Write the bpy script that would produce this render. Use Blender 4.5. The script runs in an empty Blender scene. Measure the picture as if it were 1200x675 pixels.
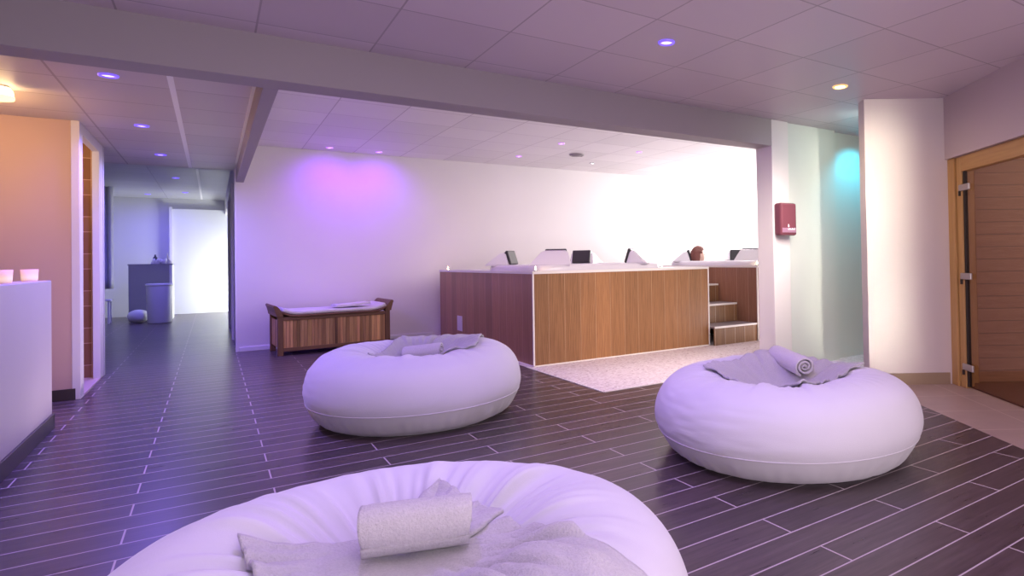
import bpy, bmesh, math, random
from mathutils import Vector, Matrix, noise
C = bpy.context.scene.collection
PI = math.pi
random.seed(7)
sc = bpy.context.scene
sc.view_settings.view_transform = 'Standard'
sc.view_settings.look = 'None'
sc.view_settings.exposure = 0.0
sc.cycles.use_denoising = True
sc.cycles.max_bounces = 8
sc.cycles.diffuse_bounces = 4
sc.cycles.glossy_bounces = 3
sc.cycles.transparent_max_bounces = 12
sc.cycles.sample_clamp_indirect = 6.0
sc.cycles.caustics_reflective = False
sc.cycles.caustics_refractive = False

# ------------------------------------------------------------------ materials
class NT:
    def __init__(self, name):
        self.m = bpy.data.materials.new(name); self.m.use_nodes = True
        self.t = self.m.node_tree; self.n = self.t.nodes; self.l = self.t.links
        self.b = self.n['Principled BSDF']; self.out = self.n['Material Output']
    def node(self, typ, **kw):
        o = self.n.new(typ)
        for k, v in kw.items(): setattr(o, k, v)
        return o
    def put(self, sock, v):
        if v is None: return
        if hasattr(v, 'is_linked') or isinstance(v, bpy.types.NodeSocket): self.l.new(v, sock)
        else: sock.default_value = v
    def math(self, op, a, b=None, c=None, clamp=False):
        o = self.node('ShaderNodeMath', operation=op, use_clamp=clamp)
        self.put(o.inputs[0], a); self.put(o.inputs[1], b); self.put(o.inputs[2], c)
        return o.outputs[0]
    def pos(self, obj=False):
        if obj: return self.node('ShaderNodeTexCoord').outputs['Object']
        return self.node('ShaderNodeNewGeometry').outputs['Position']
    def sep(self, v):
        o = self.node('ShaderNodeSeparateXYZ'); self.l.new(v, o.inputs[0]); return o.outputs
    def comb(self, x, y, z):
        o = self.node('ShaderNodeCombineXYZ')
        for i, v in enumerate((x, y, z)): self.put(o.inputs[i], v)
        return o.outputs[0]
    def mix(self, f, a, b, blend='MIX'):
        o = self.node('ShaderNodeMix', data_type='RGBA', blend_type=blend)
        self.put(o.inputs['Factor'], f)
        for key, v in (('A', a), ('B', b)):
            s = [i for i in o.inputs if i.name == key and i.type == 'RGBA'][0]
            self.put(s, v)
        return [i for i in o.outputs if i.type == 'RGBA'][0]
    def noise(self, vec, scale=5, detail=3, rough=.5):
        o = self.node('ShaderNodeTexNoise'); self.put(o.inputs['Vector'], vec)
        o.inputs['Scale'].default_value = scale; o.inputs['Detail'].default_value = detail; o.inputs['Roughness'].default_value = rough
        return o.outputs['Fac']
    def white(self, vec):
        o = self.node('ShaderNodeTexWhiteNoise', noise_dimensions='3D'); self.put(o.inputs['Vector'], vec); return o.outputs['Value']
    def ramp(self, f, stops):
        o = self.node('ShaderNodeValToRGB'); self.put(o.inputs[0], f)
        e = o.color_ramp.elements
        while len(e) < len(stops): e.new(.5)
        for i, (p, c) in enumerate(stops): e[i].position = p; e[i].color = (*c, 1)
        return o.outputs[0]
    def bump(self, h, strength=.3, dist=.01):
        o = self.node('ShaderNodeBump'); o.inputs['Strength'].default_value = strength; o.inputs['Distance'].default_value = dist
        self.l.new(h, o.inputs['Height']); self.l.new(o.outputs[0], self.b.inputs['Normal'])
    def col(self, v):
        self.put(self.b.inputs['Base Color'], v)
    def rough(self, v): self.put(self.b.inputs['Roughness'], v)

def plain(name, c, rough=.5, metal=0, bump=0, bscale=60, emit=None, es=0, var=0, spec=None):
    k = NT(name); k.col((*c, 1)); k.rough(rough); k.b.inputs['Metallic'].default_value = metal
    if spec is not None: k.b.inputs['Specular IOR Level'].default_value = spec
    if var:
        n = k.noise(k.pos(True), 3, 3)
        k.col(k.mix(n, (*[x*(1-var) for x in c], 1), (*[min(1, x*(1+var)) for x in c], 1)))
    if bump: k.bump(k.noise(k.pos(True), bscale, 4), bump, .004)
    if emit: k.b.inputs['Emission Color'].default_value = (*emit, 1); k.b.inputs['Emission Strength'].default_value = es
    return k.m

def wall_mat(name, c, rough=.6, bump=.08):
    k = NT(name); p = k.pos()
    n = k.noise(p, 1.3, 2)
    k.col(k.mix(n, (*[x*.95 for x in c], 1), (*[min(1, x*1.04) for x in c], 1)))
    k.rough(rough); k.bump(k.noise(p, 140, 3), bump, .002)
    return k.m

def floor_planks():
    k = NT('dark plank tiles'); p = k.pos(); x, y, z = k.sep(p)
    fc = k.node('ShaderNodeFloatCurve')
    pts = [(-4, -41.2), (1.265, 0), (1.524, 2), (1.806, 4), (2.075, 6), (2.345, 8), (2.619, 10), (2.905, 12), (3.214, 14), (3.511, 16), (3.823, 18), (4.13, 20), (17.1, 20+12.97/.15)]
    ymin, ymax, rmin, rmax = pts[0][0], pts[-1][0], pts[0][1], pts[-1][1]
    cv = fc.mapping.curves[0]
    while len(cv.points) < len(pts): cv.points.new(.5, .5)
    for q, (a, r) in zip(cv.points, pts): q.location = ((a-ymin)/(ymax-ymin), (r-rmin)/(rmax-rmin)); q.handle_type = 'VECTOR'
    fc.mapping.update()
    k.l.new(k.math('DIVIDE', k.math('SUBTRACT', y, ymin), ymax-ymin), fc.inputs['Value'])
    row = k.math('ADD', k.math('MULTIPLY', fc.outputs[0], rmax-rmin), rmin+400)
    ri = k.math('FLOOR', row); rf = k.math('SUBTRACT', row, ri)
    par = k.math('MODULO', ri, 2)
    u = k.math('ADD', k.math('DIVIDE', k.math('ADD', x, .278), .995), k.math('MULTIPLY', par, .5))
    u = k.math('ADD', u, 40); ui = k.math('FLOOR', u); uf = k.math('SUBTRACT', u, ui)
    def edge(f, w): return k.math('MAXIMUM', k.math('LESS_THAN', f, w), k.math('GREATER_THAN', f, 1-w))
    g = k.math('MAXIMUM', edge(rf, .021), edge(uf, .0032))
    rnd = k.white(k.comb(ri, ui, 3.0))
    grain = k.noise(k.comb(k.math('MULTIPLY', x, 2.2), k.math('MULTIPLY', y, 34), k.math('MULTIPLY', rnd, 31)), 1.6, 5, .62)
    base = k.ramp(grain, [(.25, (.050, .036, .039)), (.55, (.088, .064, .068)), (.8, (.130, .098, .102))])
    tint = k.ramp(rnd, [(0, (.78, .78, .80)), (1, (1.16, 1.12, 1.12))])
    base = k.mix(1.0, base, tint, 'MULTIPLY')
    k.col(k.mix(g, base, (.57, .49, .50, 1)))
    k.rough(k.math('ADD', k.math('MULTIPLY', g, .3), k.math('ADD', k.math('MULTIPLY', grain, .14), .23)))
    k.b.inputs['Specular IOR Level'].default_value = .42
    k.bump(k.math('SUBTRACT', k.math('MULTIPLY', grain, .35), g), .25, .003)
    return k.m

def ceil_mat(name, base, line, gx, dx, gy, dy, w=.007, rough=.42, strip=None):
    k = NT(name); x, y, z = k.sep(k.pos())
    def ln(v, o, d):
        u = k.math('ADD', k.math('DIVIDE', k.math('SUBTRACT', v, o), d), 60)
        f = k.math('FRACT', u)
        return k.math('MAXIMUM', k.math('LESS_THAN', f, w/d), k.math('GREATER_THAN', f, 1-w/d)), k.math('FLOOR', k.math('ADD', u, .0001))
    lx, ix = ln(x, gx, dx); ly, iy = ln(y, gy, dy)
    g = k.math('MAXIMUM', lx, ly)
    rnd = k.white(k.comb(ix, iy, 1.0))
    c = k.mix(rnd, (*[q*.93 for q in base], 1), (*[min(1, q*1.05) for q in base], 1))
    c = k.mix(g, c, (*line, 1))
    if strip is not None:
        s = k.math('LESS_THAN', k.math('ABSOLUTE', k.math('SUBTRACT', x, strip)), .016)
        c = k.mix(s, c, (.95, .93, .93, 1))
    k.col(c); k.rough(rough)
    k.bump(k.math('ADD', k.math('MULTIPLY', g, -1), k.math('MULTIPLY', k.noise(k.pos(), 300, 2), .05)), .3, .004)
    return k.m

def panel_wood(name, axis, origin, width, a, b, lc=(.72, .60, .50)):
    k = NT(name); s = k.sep(k.pos()); v = s[axis]; z = s[2]
    u = k.math('ADD', k.math('DIVIDE', k.math('SUBTRACT', v, origin), width), 50)
    i = k.math('FLOOR', u); f = k.math('SUBTRACT', u, i)
    rnd = k.white(k.comb(i, 2.0, float(axis)))
    g = k.math('LESS_THAN', f, .018)
    off = k.math('MULTIPLY', rnd, 17)
    n1 = k.noise(k.comb(k.math('MULTIPLY', v, 26), off, k.math('ADD', k.math('MULTIPLY', z, 1.6), off)), 1.5, 5, .6)
    wv = k.node('ShaderNodeTexWave', wave_type='BANDS', bands_direction='X')
    k.l.new(k.comb(v, off, k.math('MULTIPLY', z, .09)), wv.inputs['Vector'])
    wv.inputs['Scale'].default_value = 22; wv.inputs['Distortion'].default_value = 7; wv.inputs['Detail'].default_value = 3; wv.inputs['Detail Scale'].default_value = 1.2
    t = k.math('ADD', k.math('MULTIPLY', n1, .65), k.math('MULTIPLY', wv.outputs['Fac'], .35))
    c = k.ramp(t, [(.2, a), (.75, b)])
    c = k.mix(1.0, c, k.ramp(rnd, [(0, (.80, .80, .80)), (1, (1.18, 1.15, 1.1))]), 'MULTIPLY')
    k.col(k.mix(g, c, (*lc, 1))); k.rough(.42)
    k.bump(k.math('SUBTRACT', k.math('MULTIPLY', t, .2), g), .2, .003)
    return k.m

def grain_wood(name, a, b, axis=2, scale=1.0, rough=.5, tone=False, obj=True, knots=False):
    k = NT(name); s = list(k.sep(k.pos(obj)))
    m = [k.math('MULTIPLY', s[i], (1.2 if i == axis else 22)*scale) for i in range(3)]
    n = k.noise(k.comb(*m), 1.6, 5, .6)
    c = k.ramp(n, [(.25, a), (.75, b)])
    if tone:
        at = k.node('ShaderNodeAttribute', attribute_name='tone')
        c = k.mix(1.0, c, at.outputs['Color'], 'MULTIPLY')
    if knots:
        vo = k.node('ShaderNodeTexVoronoi'); vo.inputs['Scale'].default_value = 3.1
        k.l.new(k.comb(*[k.math('MULTIPLY', s[i], .6 if i == axis else 1.5) for i in range(3)]), vo.inputs['Vector'])
        kn = k.math('LESS_THAN', vo.outputs['Distance'], .035)
        c = k.mix(k.math('MULTIPLY', kn, .7), c, (a[0]*.4, a[1]*.35, a[2]*.3, 1))
    k.col(c); k.rough(rough); k.bump(n, .12, .003)
    return k.m

def sauna_boards(name, axis_u, a, b, h=.095):
    k = NT(name); s = k.sep(k.pos()); z = s[2]
    u = k.math('DIVIDE', z, h); i = k.math('FLOOR', u); f = k.math('SUBTRACT', u, i)
    g = k.math('LESS_THAN', f, .05)
    off = k.math('MULTIPLY', k.white(k.comb(i, 5.0, 1.0)), 23)
    run = k.math('SUBTRACT', s[0], s[1])
    n = k.noise(k.comb(k.math('MULTIPLY', run, 1.6), off, k.math('MULTIPLY', z, 40)), 1.5, 4, .6)
    c = k.ramp(n, [(.25, a), (.75, b)])
    vo = k.node('ShaderNodeTexVoronoi'); vo.inputs['Scale'].default_value = 1
    k.l.new(k.comb(k.math('MULTIPLY', run, 2.6), k.math('MULTIPLY', i, 3.7), k.math('MULTIPLY', f, .5)), vo.inputs['Vector'])
    kn = k.math('LESS_THAN', vo.outputs['Distance'], .055)
    c = k.mix(k.math('MULTIPLY', kn, .75), c, (.10, .045, .02, 1))
    c = k.mix(g, c, (a[0]*.35, a[1]*.35, a[2]*.35, 1))
    k.col(c); k.rough(.5); k.bump(k.math('MULTIPLY', g, -1), .4, .006)
    return k.m

def pebble_mat():
    k = NT('pink resin pebbles'); p = k.pos()
    vo = k.node('ShaderNodeTexVoronoi'); vo.inputs['Scale'].default_value = 55; k.l.new(p, vo.inputs['Vector'])
    cellv = k.sep(vo.outputs['Color'])[0]
    c = k.ramp(cellv, [(0, (.42, .32, .33)), (.10, (.66, .56, .57)), (.5, (.78, .69, .70)), (1, (.88, .82, .82))])
    n = k.noise(p, 2.2, 3)
    c = k.mix(k.math('MULTIPLY', n, .5), c, (.74, .60, .64, 1))
    k.col(c); k.rough(.55); k.bump(k.math('SUBTRACT', 1, vo.outputs['Distance']), .5, .006)
    return k.m

def tile_mat(name, base, line, ox, oy, d, ang=0.0, w=.006, rough=.35):
    k = NT(name); x, y, z = k.sep(k.pos())
    ca, sa = math.cos(ang), math.sin(ang)
    u = k.math('ADD', k.math('MULTIPLY', x, ca), k.math('MULTIPLY', y, sa)); v = k.math('SUBTRACT', k.math('MULTIPLY', y, ca), k.math('MULTIPLY', x, sa))
    fu = k.math('FRACT', k.math('ADD', k.math('DIVIDE', k.math('SUBTRACT', u, ox), d), 50)); fv = k.math('FRACT', k.math('ADD', k.math('DIVIDE', k.math('SUBTRACT', v, oy), d), 50))
    g = k.math('MAXIMUM', k.math('LESS_THAN', fu, w/d), k.math('LESS_THAN', fv, w/d))
    n = k.noise(k.pos(), 7, 4)
    c = k.mix(n, (*[q*.85 for q in base], 1), (*[q*1.12 for q in base], 1))
    k.col(k.mix(g, c, (*line, 1))); k.rough(rough); k.bump(k.math('MULTIPLY', g, -1), .2, .003)
    return k.m

def shower_tiles():
    k = NT('brown shower tiles'); x, y, z = k.sep(k.pos())
    per = .335
    f = k.math('FRACT', k.math('DIVIDE', k.math('ADD', z, .215), per))
    g = k.math('MAXIMUM', k.math('LESS_THAN', f, .02), k.math('LESS_THAN', k.math('ABSOLUTE', k.math('SUBTRACT', f, .6)), .01))
    fx = k.math('FRACT', k.math('DIVIDE', k.math('ADD', k.math('ADD', x, y), 30.1), .3))
    g = k.math('MAXIMUM', g, k.math('LESS_THAN', fx, .02))
    lower = k.math('LESS_THAN', f, .6)
    n = k.noise(k.pos(), 9, 3)
    c = k.mix(lower, (.33, .165, .075, 1), (.27, .12, .055, 1))
    c = k.mix(k.math('MULTIPLY', n, .4), c, (.34, .17, .09, 1))
    k.col(k.mix(g, c, (.62, .40, .28, 1))); k.rough(.3)
    return k.m

def fabric(name, c, bscale=420, bump=.25, rough=.85, big=.0):
    k = NT(name); p = k.pos(True)
    n = k.noise(p, bscale, 2)
    k.col(k.mix(k.noise(p, 4, 3), (*[q*.95 for q in c], 1), (*[min(1, q*1.03) for q in c], 1)))
    h = n
    if big: h = k.math('ADD', k.math('MULTIPLY', n, .15), k.math('MULTIPLY', k.noise(p, big, 4), 1.0))
    k.rough(rough); k.bump(h, bump, .006)
    k.b.inputs['Sheen Weight'].default_value = .25
    return k.m

def terry(name, c):
    k = NT(name); p = k.pos(True)
    n = k.noise(p, 170, 3, .7)
    k.col(k.mix(n, (*[q*.72 for q in c], 1), (*[min(1, q*1.12) for q in c], 1)))
    k.rough(.95); k.bump(n, .8, .006); k.b.inputs['Sheen Weight'].default_value = .4
    return k.m

def glass_mat(name, tint, gloss=.12, alpha_col=None):
    m = bpy.data.materials.new(name); m.use_nodes = True; t = m.node_tree
    for n in list(t.nodes):
        if n.type != 'OUTPUT_MATERIAL': t.nodes.remove(n)
    out = [n for n in t.nodes if n.type == 'OUTPUT_MATERIAL'][0]
    tr = t.nodes.new('ShaderNodeBsdfTransparent'); tr.inputs[0].default_value = (*tint, 1)
    gl = t.nodes.new('ShaderNodeBsdfGlossy'); gl.inputs['Roughness'].default_value = .05; gl.inputs[0].default_value = (.9, .9, .9, 1)
    fr = t.nodes.new('ShaderNodeFresnel'); fr.inputs[0].default_value = 1.45
    mx = t.nodes.new('ShaderNodeMixShader')
    mul = t.nodes.new('ShaderNodeMath'); mul.operation = 'MULTIPLY'; mul.inputs[1].default_value = gloss*8
    t.links.new(fr.outputs[0], mul.inputs[0]); t.links.new(mul.outputs[0], mx.inputs[0])
    t.links.new(tr.outputs[0], mx.inputs[1]); t.links.new(gl.outputs[0], mx.inputs[2]); t.links.new(mx.outputs[0], out.inputs[0])
    return m

def emis(name, c, s): return plain(name, c, .4, emit=c, es=s)

M = dict(
    planks=floor_planks(), pebble=pebble_mat(),
    beige=tile_mat('beige pink floor tiles', (.44, .335, .29), (.62, .52, .46), .1, .25, .42, math.atan2(.823, .567)-PI/2*0),
    ceil_main=ceil_mat('main ceiling tiles', (.66, .58, .63), (.42, .36, .40), 1.84, .55, 2.45, .55, w=.0045),
    ceil_pool=ceil_mat('pool ceiling tiles', (.76, .71, .72), (.50, .43, .46), .906, .575, 6.35, .565, w=.0045),
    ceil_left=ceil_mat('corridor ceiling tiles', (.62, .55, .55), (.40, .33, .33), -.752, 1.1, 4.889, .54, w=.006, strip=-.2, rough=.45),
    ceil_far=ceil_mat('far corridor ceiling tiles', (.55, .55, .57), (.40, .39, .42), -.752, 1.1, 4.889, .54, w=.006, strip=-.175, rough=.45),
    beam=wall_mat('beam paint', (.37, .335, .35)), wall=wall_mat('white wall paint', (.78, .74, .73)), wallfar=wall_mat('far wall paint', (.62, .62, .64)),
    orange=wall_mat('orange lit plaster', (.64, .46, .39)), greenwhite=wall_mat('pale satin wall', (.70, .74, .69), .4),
    creamwall=wall_mat('cream wall paint', (.76, .70, .66)), saunawall=wall_mat('mauve wall paint', (.62, .53, .53)),
    white=plain('white paint', (.80, .78, .80), .45), trimdark=plain('dark tile skirting', (.055, .042, .04), .35, var=.2),
    tan=plain('tan skirting tile', (.36, .27, .17), .4, var=.15), tiles=shower_tiles(), sill=plain('pink stone sill', (.66, .52, .50), .4),
    tub_front=panel_wood('oak look front planks', 0, 2.454, .1735, (.21, .095, .036), (.42, .21, .088), (.50, .33, .20)),
    tub_side=panel_wood('oak look side planks', 1, 5.353, .196, (.24, .115, .07), (.42, .22, .14), (.58, .38, .31)),
    steps_wood=panel_wood('oak look risers', 0, 4.66, .155, (.17, .085, .04), (.34, .19, .095)),
    deck=plain('pale deck tiles', (.62, .57, .62), .3, var=.06), tread=plain('grey step tread', (.30, .25, .27), .4, var=.15),
    whitetrim=plain('white edge trim', (.88, .84, .78), .35),
    acrylic=plain('white acrylic', (.80, .77, .81), .18), pillow=plain('black rubber pillow', (.028, .025, .03), .35), chrome=plain('polished chrome', (.8, .8, .82), .15, 1.0),
    pouf=fabric('white pouf fabric', (.80, .79, .82), 300, .12, .8), pouf_low=fabric('pouf underside fabric', (.74, .74, .74), 300, .12, .8, 9), piping=fabric('pouf piping', (.74, .72, .76)),
    towel=terry('grey white terry', (.64, .62, .62)), towel3=terry('pale grey terry', (.74, .72, .72)), towel2=terry('white terry', (.84, .81, .80)),
    teak=grain_wood('teak slats', (.25, .125, .055), (.58, .34, .155), 2, 1.0, .5, True), teak_dark=grain_wood('dark teak frame', (.10, .045, .024), (.20, .10, .05), 2, 1.0, .5),
    teak_h=grain_wood('dark teak rails', (.11, .05, .028), (.22, .11, .055), 0, 1.0, .5),
    pine=grain_wood('golden pine', (.48, .27, .085), (.66, .41, .15), 2, .9, .45, knots=True), pine_h=grain_wood('golden pine rail', (.46, .25, .08), (.64, .39, .14), 1, .9, .45),
    boards=sauna_boards('sauna boards', 0, (.36, .19, .10), (.50, .30, .17)), sauna_floor=plain('sauna floor boards', (.25, .12, .06), .5, var=.2),
    glass=glass_mat('bronze glass', (.72, .63, .60), .03), frost=None, metal=plain('brushed hinge metal', (.55, .52, .50), .35, .8), darkgap=plain('dark rubber seal', (.03, .022, .018), .6),
    maroon=plain('maroon plastic', (.20, .062, .085), .25), lettering=plain('pale lettering', (.85, .80, .84), .5),
    greycab=plain('grey laminate', (.33, .33, .38), .45, var=.05), binwhite=plain('white bin plastic', (.78, .78, .84), .4), dark=plain('dark plastic', (.04, .04, .06), .5),
    skin=plain('skin', (.70, .45, .36), .5), hair=plain('reddish hair', (.17, .055, .04), .6, bump=.8, bscale=90), lips=plain('lips', (.5, .2, .18), .5), eye=plain('eye', (.05, .04, .04), .2),
    water=glass_mat('pool water', (.86, .90, .95), .06), wax=plain('candle wax', (.9, .82, .7), .5), flame=emis('flame', (1, .75, .35), 30),
    spotring=plain('satin ring', (.45, .43, .46), .35, .6), blue=emis('blue lens', (.32, .25, 1.0), 4.5), purple=emis('purple lens', (.80, .42, 1.0), 3.5), warm=emis('warm lens', (1.0, .80, .48), 40), white_lens=emis('white lens', (1, .95, 1), 12),
    blue_ring=plain('blue painted glow ring', (.3, .25, .6), .35, .3, emit=(.16, .08, 1.0), es=1.1), purple_ring=plain('purple painted glow ring', (.5, .4, .6), .35, .3, emit=(.6, .2, 1.0), es=.9),  # ring emission paints in the halo around each lens
    added_glow=emis('bright frosted daylight pane', (1, .98, .96), 4),  # emissive pane for the window added at the pool end
    warm_ring=plain('warm painted glow ring', (.6, .45, .3), .35, .3, emit=(1.0, .55, .18), es=1.3),  # orange halo of the warm lens, painted as ring emission
    lamp=emis('warm lamp glass', (1.0, .72, .34), 9), grille=plain('grey grille', (.30, .27, .28), .5),
    plate=plain('white plate', (.72, .62, .74), .4), bright=plain('bright white panel', (.86, .87, .87), .5),
)
k = NT('candle glass with painted glow'); k.col((.95, .72, .55, 1)); k.rough(.5); k.l.new(k.ramp(k.math('MULTIPLY', k.sep(k.pos(True))[2], 13), [(0, (.35, .16, .08)), (.3, (1.0, .80, .42)), (.55, (.8, .42, .25)), (1, (.42, .22, .17))]), k.b.inputs['Emission Color']); k.b.inputs['Emission Strength'].default_value = .6  # flame glow painted into the cup as a vertical emission ramp
M['frost'] = k.m

# ------------------------------------------------------------------ mesh helpers
def obj(name, bm, m, parent=None, smooth=False, loc=None):
    me = bpy.data.meshes.new(name)
    bmesh.ops.recalc_face_normals(bm, faces=bm.faces[:])
    bm.to_mesh(me); bm.free()
    me.materials.append(m)
    if smooth:
        for p in me.polygons: p.use_smooth = True
    o = bpy.data.objects.new(name, me); C.objects.link(o)
    if parent is not None: o.parent = parent
    if loc: o.location = loc
    return o
def box(bm, x0, x1, y0, y1, z0, z1, bev=0, tone=None, mat=None):
    r = bmesh.ops.create_cube(bm, size=1)
    vs = r['verts']
    for v in vs:
        v.co = Vector((x0 + (v.co.x+.5)*(x1-x0), y0 + (v.co.y+.5)*(y1-y0), z0 + (v.co.z+.5)*(z1-z0)))
        if mat: v.co = mat @ v.co
    fs = {f for v in vs for f in v.link_faces}
    if tone is not None:
        L = bm.loops.layers.float_color.get('tone') or bm.loops.layers.float_color.new('tone')
        for f in fs:
            for l in f.loops: l[L] = (*tone, 1)
    if bev:
        es = list({e for v in vs for e in v.link_edges})
        bmesh.ops.bevel(bm, geom=es, offset=bev, segments=2, profile=.5, affect='EDGES')
def B(name, m, x0, x1, y0, y1, z0, z1, parent=None, bev=0, loc=None):
    bm = bmesh.new(); box(bm, x0, x1, y0, y1, z0, z1, bev); return obj(name, bm, m, parent, loc=loc)
def lathe(bm, prof, seg=32, c=(0, 0), z0=0, mat=None, closed=False):
    rings = []
    for r, z in prof:
        if r < 1e-6:
            rings.append([bm.verts.new((c[0], c[1], z0+z))])
        else: rings.append([bm.verts.new((c[0]+r*math.cos(2*PI*k/seg), c[1]+r*math.sin(2*PI*k/seg), z0+z)) for k in range(seg)])
    for a, b in zip(rings, rings[1:]):
        for k in range(seg):
            k2 = (k+1) % seg
            if len(a) == 1 and len(b) == 1: continue
            if len(a) == 1: bm.faces.new((a[0], b[k], b[k2]))
            elif len(b) == 1: bm.faces.new((a[k], b[0], a[k2]))
            else: bm.faces.new((a[k], b[k], b[k2], a[k2]))
    if mat:
        for ring in rings:
            for v in ring: v.co = mat @ v.co
def grid(bm, nu, nv, fn):
    V = [[bm.verts.new(fn(i/nu, j/nv)) for j in range(nv+1)] for i in range(nu+1)]
    for i in range(nu):
        for j in range(nv): bm.faces.new((V[i][j], V[i+1][j], V[i+1][j+1], V[i][j+1]))
    return V
def prism(bm, poly, z0, z1):
    a = [bm.verts.new((x, y, z0)) for x, y in poly]; b = [bm.verts.new((x, y, z1)) for x, y in poly]
    n = len(poly)
    bm.faces.new(a[::-1]); bm.faces.new(b)
    for i in range(n): bm.faces.new((a[i], a[(i+1) % n], b[(i+1) % n], b[i]))
def tube(bm, pts, rad, seg=10):
    rings = []
    for i, p in enumerate(pts):
        p = Vector(p); t = (Vector(pts[min(i+1, len(pts)-1)]) - Vector(pts[max(i-1, 0)])).normalized()
        u = t.cross(Vector((0, 0, 1)));  u = u.normalized() if u.length > .05 else Vector((1, 0, 0))
        v = t.cross(u); r = rad[i] if hasattr(rad, '__len__') else rad
        rings.append([bm.verts.new(p + (u*math.cos(2*PI*k/seg) + v*math.sin(2*PI*k/seg))*r) for k in range(seg)])
    for a, b in zip(rings, rings[1:]):
        for k in range(seg): bm.faces.new((a[k], a[(k+1) % seg], b[(k+1) % seg], b[k]))
    bm.faces.new(rings[0][::-1]); bm.faces.new(rings[-1])
def struct(o): o['kind'] = 'structure'; return o
def tag(o, label, cat, group=None):
    o['label'] = label; o['category'] = cat
    if group: o['group'] = group
    return o
def thing(name, label, cat, loc=(0, 0, 0), rz=0, group=None):
    o = bpy.data.objects.new(name, None); C.objects.link(o); o.location = loc; o.rotation_euler = (0, 0, rz); o.empty_display_size = .1
    return tag(o, label, cat, group)
def poly_slab(name, m, poly, z0, z1):
    bm = bmesh.new(); prism(bm, poly, z0, z1); return struct(obj(name, bm, m))

# ------------------------------------------------------------------ room shell
ZC, YB, ZB, ZP, ZL = 2.20, 3.71, 1.966, 2.41, 2.13
# sauna frame axes
OB = Vector((4.635, 2.513, 0)); U = Vector((.823, -.567, 0)).normalized(); V = Vector((-.567, -.823, 0)).normalized()
SA = Matrix(((U.x, V.x, 0, OB.x), (U.y, V.y, 0, OB.y), (0, 0, 1, 0), (0, 0, 0, 1)))   # local (u, v, z) -> world
def su(u, v): p = OB + U*u + V*v; return (p.x, p.y)

# dark floor and the pale floors that border it
D0, D1 = (3.364, 1.449), (3.848, 2.298)
dx, dy = D1[0]-D0[0], D1[1]-D0[1]
def dline(y): return (D0[0] + dx*(y-D0[1])/dy, y)
PXL = 2.41; PY = 3.95
dark = [(-4.2, -3), dline(-3), dline(PY), (PXL, PY), (PXL, 8.6), (2.3, 16.2), (-4.2, 16.2)]
poly_slab('floor', M['planks'], dark, -.06, 0)
poly_slab('floor_pebble', M['pebble'], [(PXL, PY), dline(PY), dline(2.95), (10.8, 2.95), (10.8, 8.6), (PXL, 8.6)], -.06, .0)
poly_slab('floor_beige', M['beige'], [dline(-3), (8.6, -3), (8.6, 2.95), dline(2.95)], -.06, 0)
# white joint between the dark floor and the pebbles
bm = bmesh.new(); box(bm, PXL-.008, PXL, PY, 5.33, 0, .004); box(bm, PXL, 4.75, PY-.008, PY, 0, .004)
struct(obj('trim_1', bm, M['whitetrim']))

bm = bmesh.new(); prism(bm, [(-4.2, -3), (8.6, -3), (8.6, YB+.22), (4.2, YB+.22), (4.2, YB+.02), (-4.2, YB+.02)], ZC, ZC+.05); struct(obj('ceiling', bm, M['ceil_main']))
struct(B('ceiling_pool', M['ceil_pool'], .26, 10.8, YB+.1, 8.6, ZP, ZP+.05))
struct(B('ceiling_corridor', M['ceil_left'], -4.2, .25, YB+.1, 8.72, ZL, ZL+.05))
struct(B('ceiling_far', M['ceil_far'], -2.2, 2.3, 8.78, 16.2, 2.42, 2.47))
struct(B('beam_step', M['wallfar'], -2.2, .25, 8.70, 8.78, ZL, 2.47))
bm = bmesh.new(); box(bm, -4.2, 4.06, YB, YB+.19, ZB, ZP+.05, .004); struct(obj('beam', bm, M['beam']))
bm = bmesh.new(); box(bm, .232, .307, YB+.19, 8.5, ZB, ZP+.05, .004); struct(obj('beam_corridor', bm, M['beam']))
struct(B('trim_2', M['whitetrim'], .214, .232, YB+.19, 8.48, ZL-.012, ZL))
# post and its header
bm = bmesh.new(); box(bm, 4.012, 4.225, YB-.002, YB+.19, 0, ZC, .006); struct(obj('pillar', bm, M['wall']))
struct(B('gap_shade_strip', M['darkgap'], 4.225, 4.232, YB+.02, YB+.10, 0, ZC))  # dark strip standing in for the shade in the gap beside the post
# back wall of the pool, corridor side wall
struct(B('wall_back', M['wall'], .232, 10.8, 8.487, 8.62, 0, ZP+.02))
struct(B('wall_corridor', M['wall'], .232, .36, 8.62, 9.86, 0, 2.44))
struct(B('lintel_corridor', M['wall'], .232, .36, 9.86, 16.1, 2.1, 2.44))
struct(B('trim_3', M['white'], .215, .232, 8.487, 8.53, 0, ZL))
bm = bmesh.new(); box(bm, .205, .385, 9.86, 9.93, 0, 2.1, .004); box(bm, .205, .385, 11.9, 11.97, 0, 2.1, .004); box(bm, .205, .385, 9.93, 11.9, 2.03, 2.1, .004)
struct(obj('door_4', bm, M['white']))
struct(B('wall_side_room', M['wall'], 2.2, 2.3, 8.62, 16.2, 0, 2.44))
struct(B('baseboard_back', M['white'], .25, 2.45, 8.472, 8.487, 0, .05, bev=.003))
wn = struct(B('added_window_1', M['white'], 10.66, 10.7, 5.5, 7.7, .75, 2.25, bev=.004))  # added window, made up to go with the pool-end lamp
B('added_pane', M['added_glow'], 10.652, 10.66, 5.58, 7.62, .83, 2.17, parent=wn)  # glowing pane of the added window
struct(B('wall_right', M['wall'], 10.7, 10.8, 3.8, 8.6, 0, ZP+.02))
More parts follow.
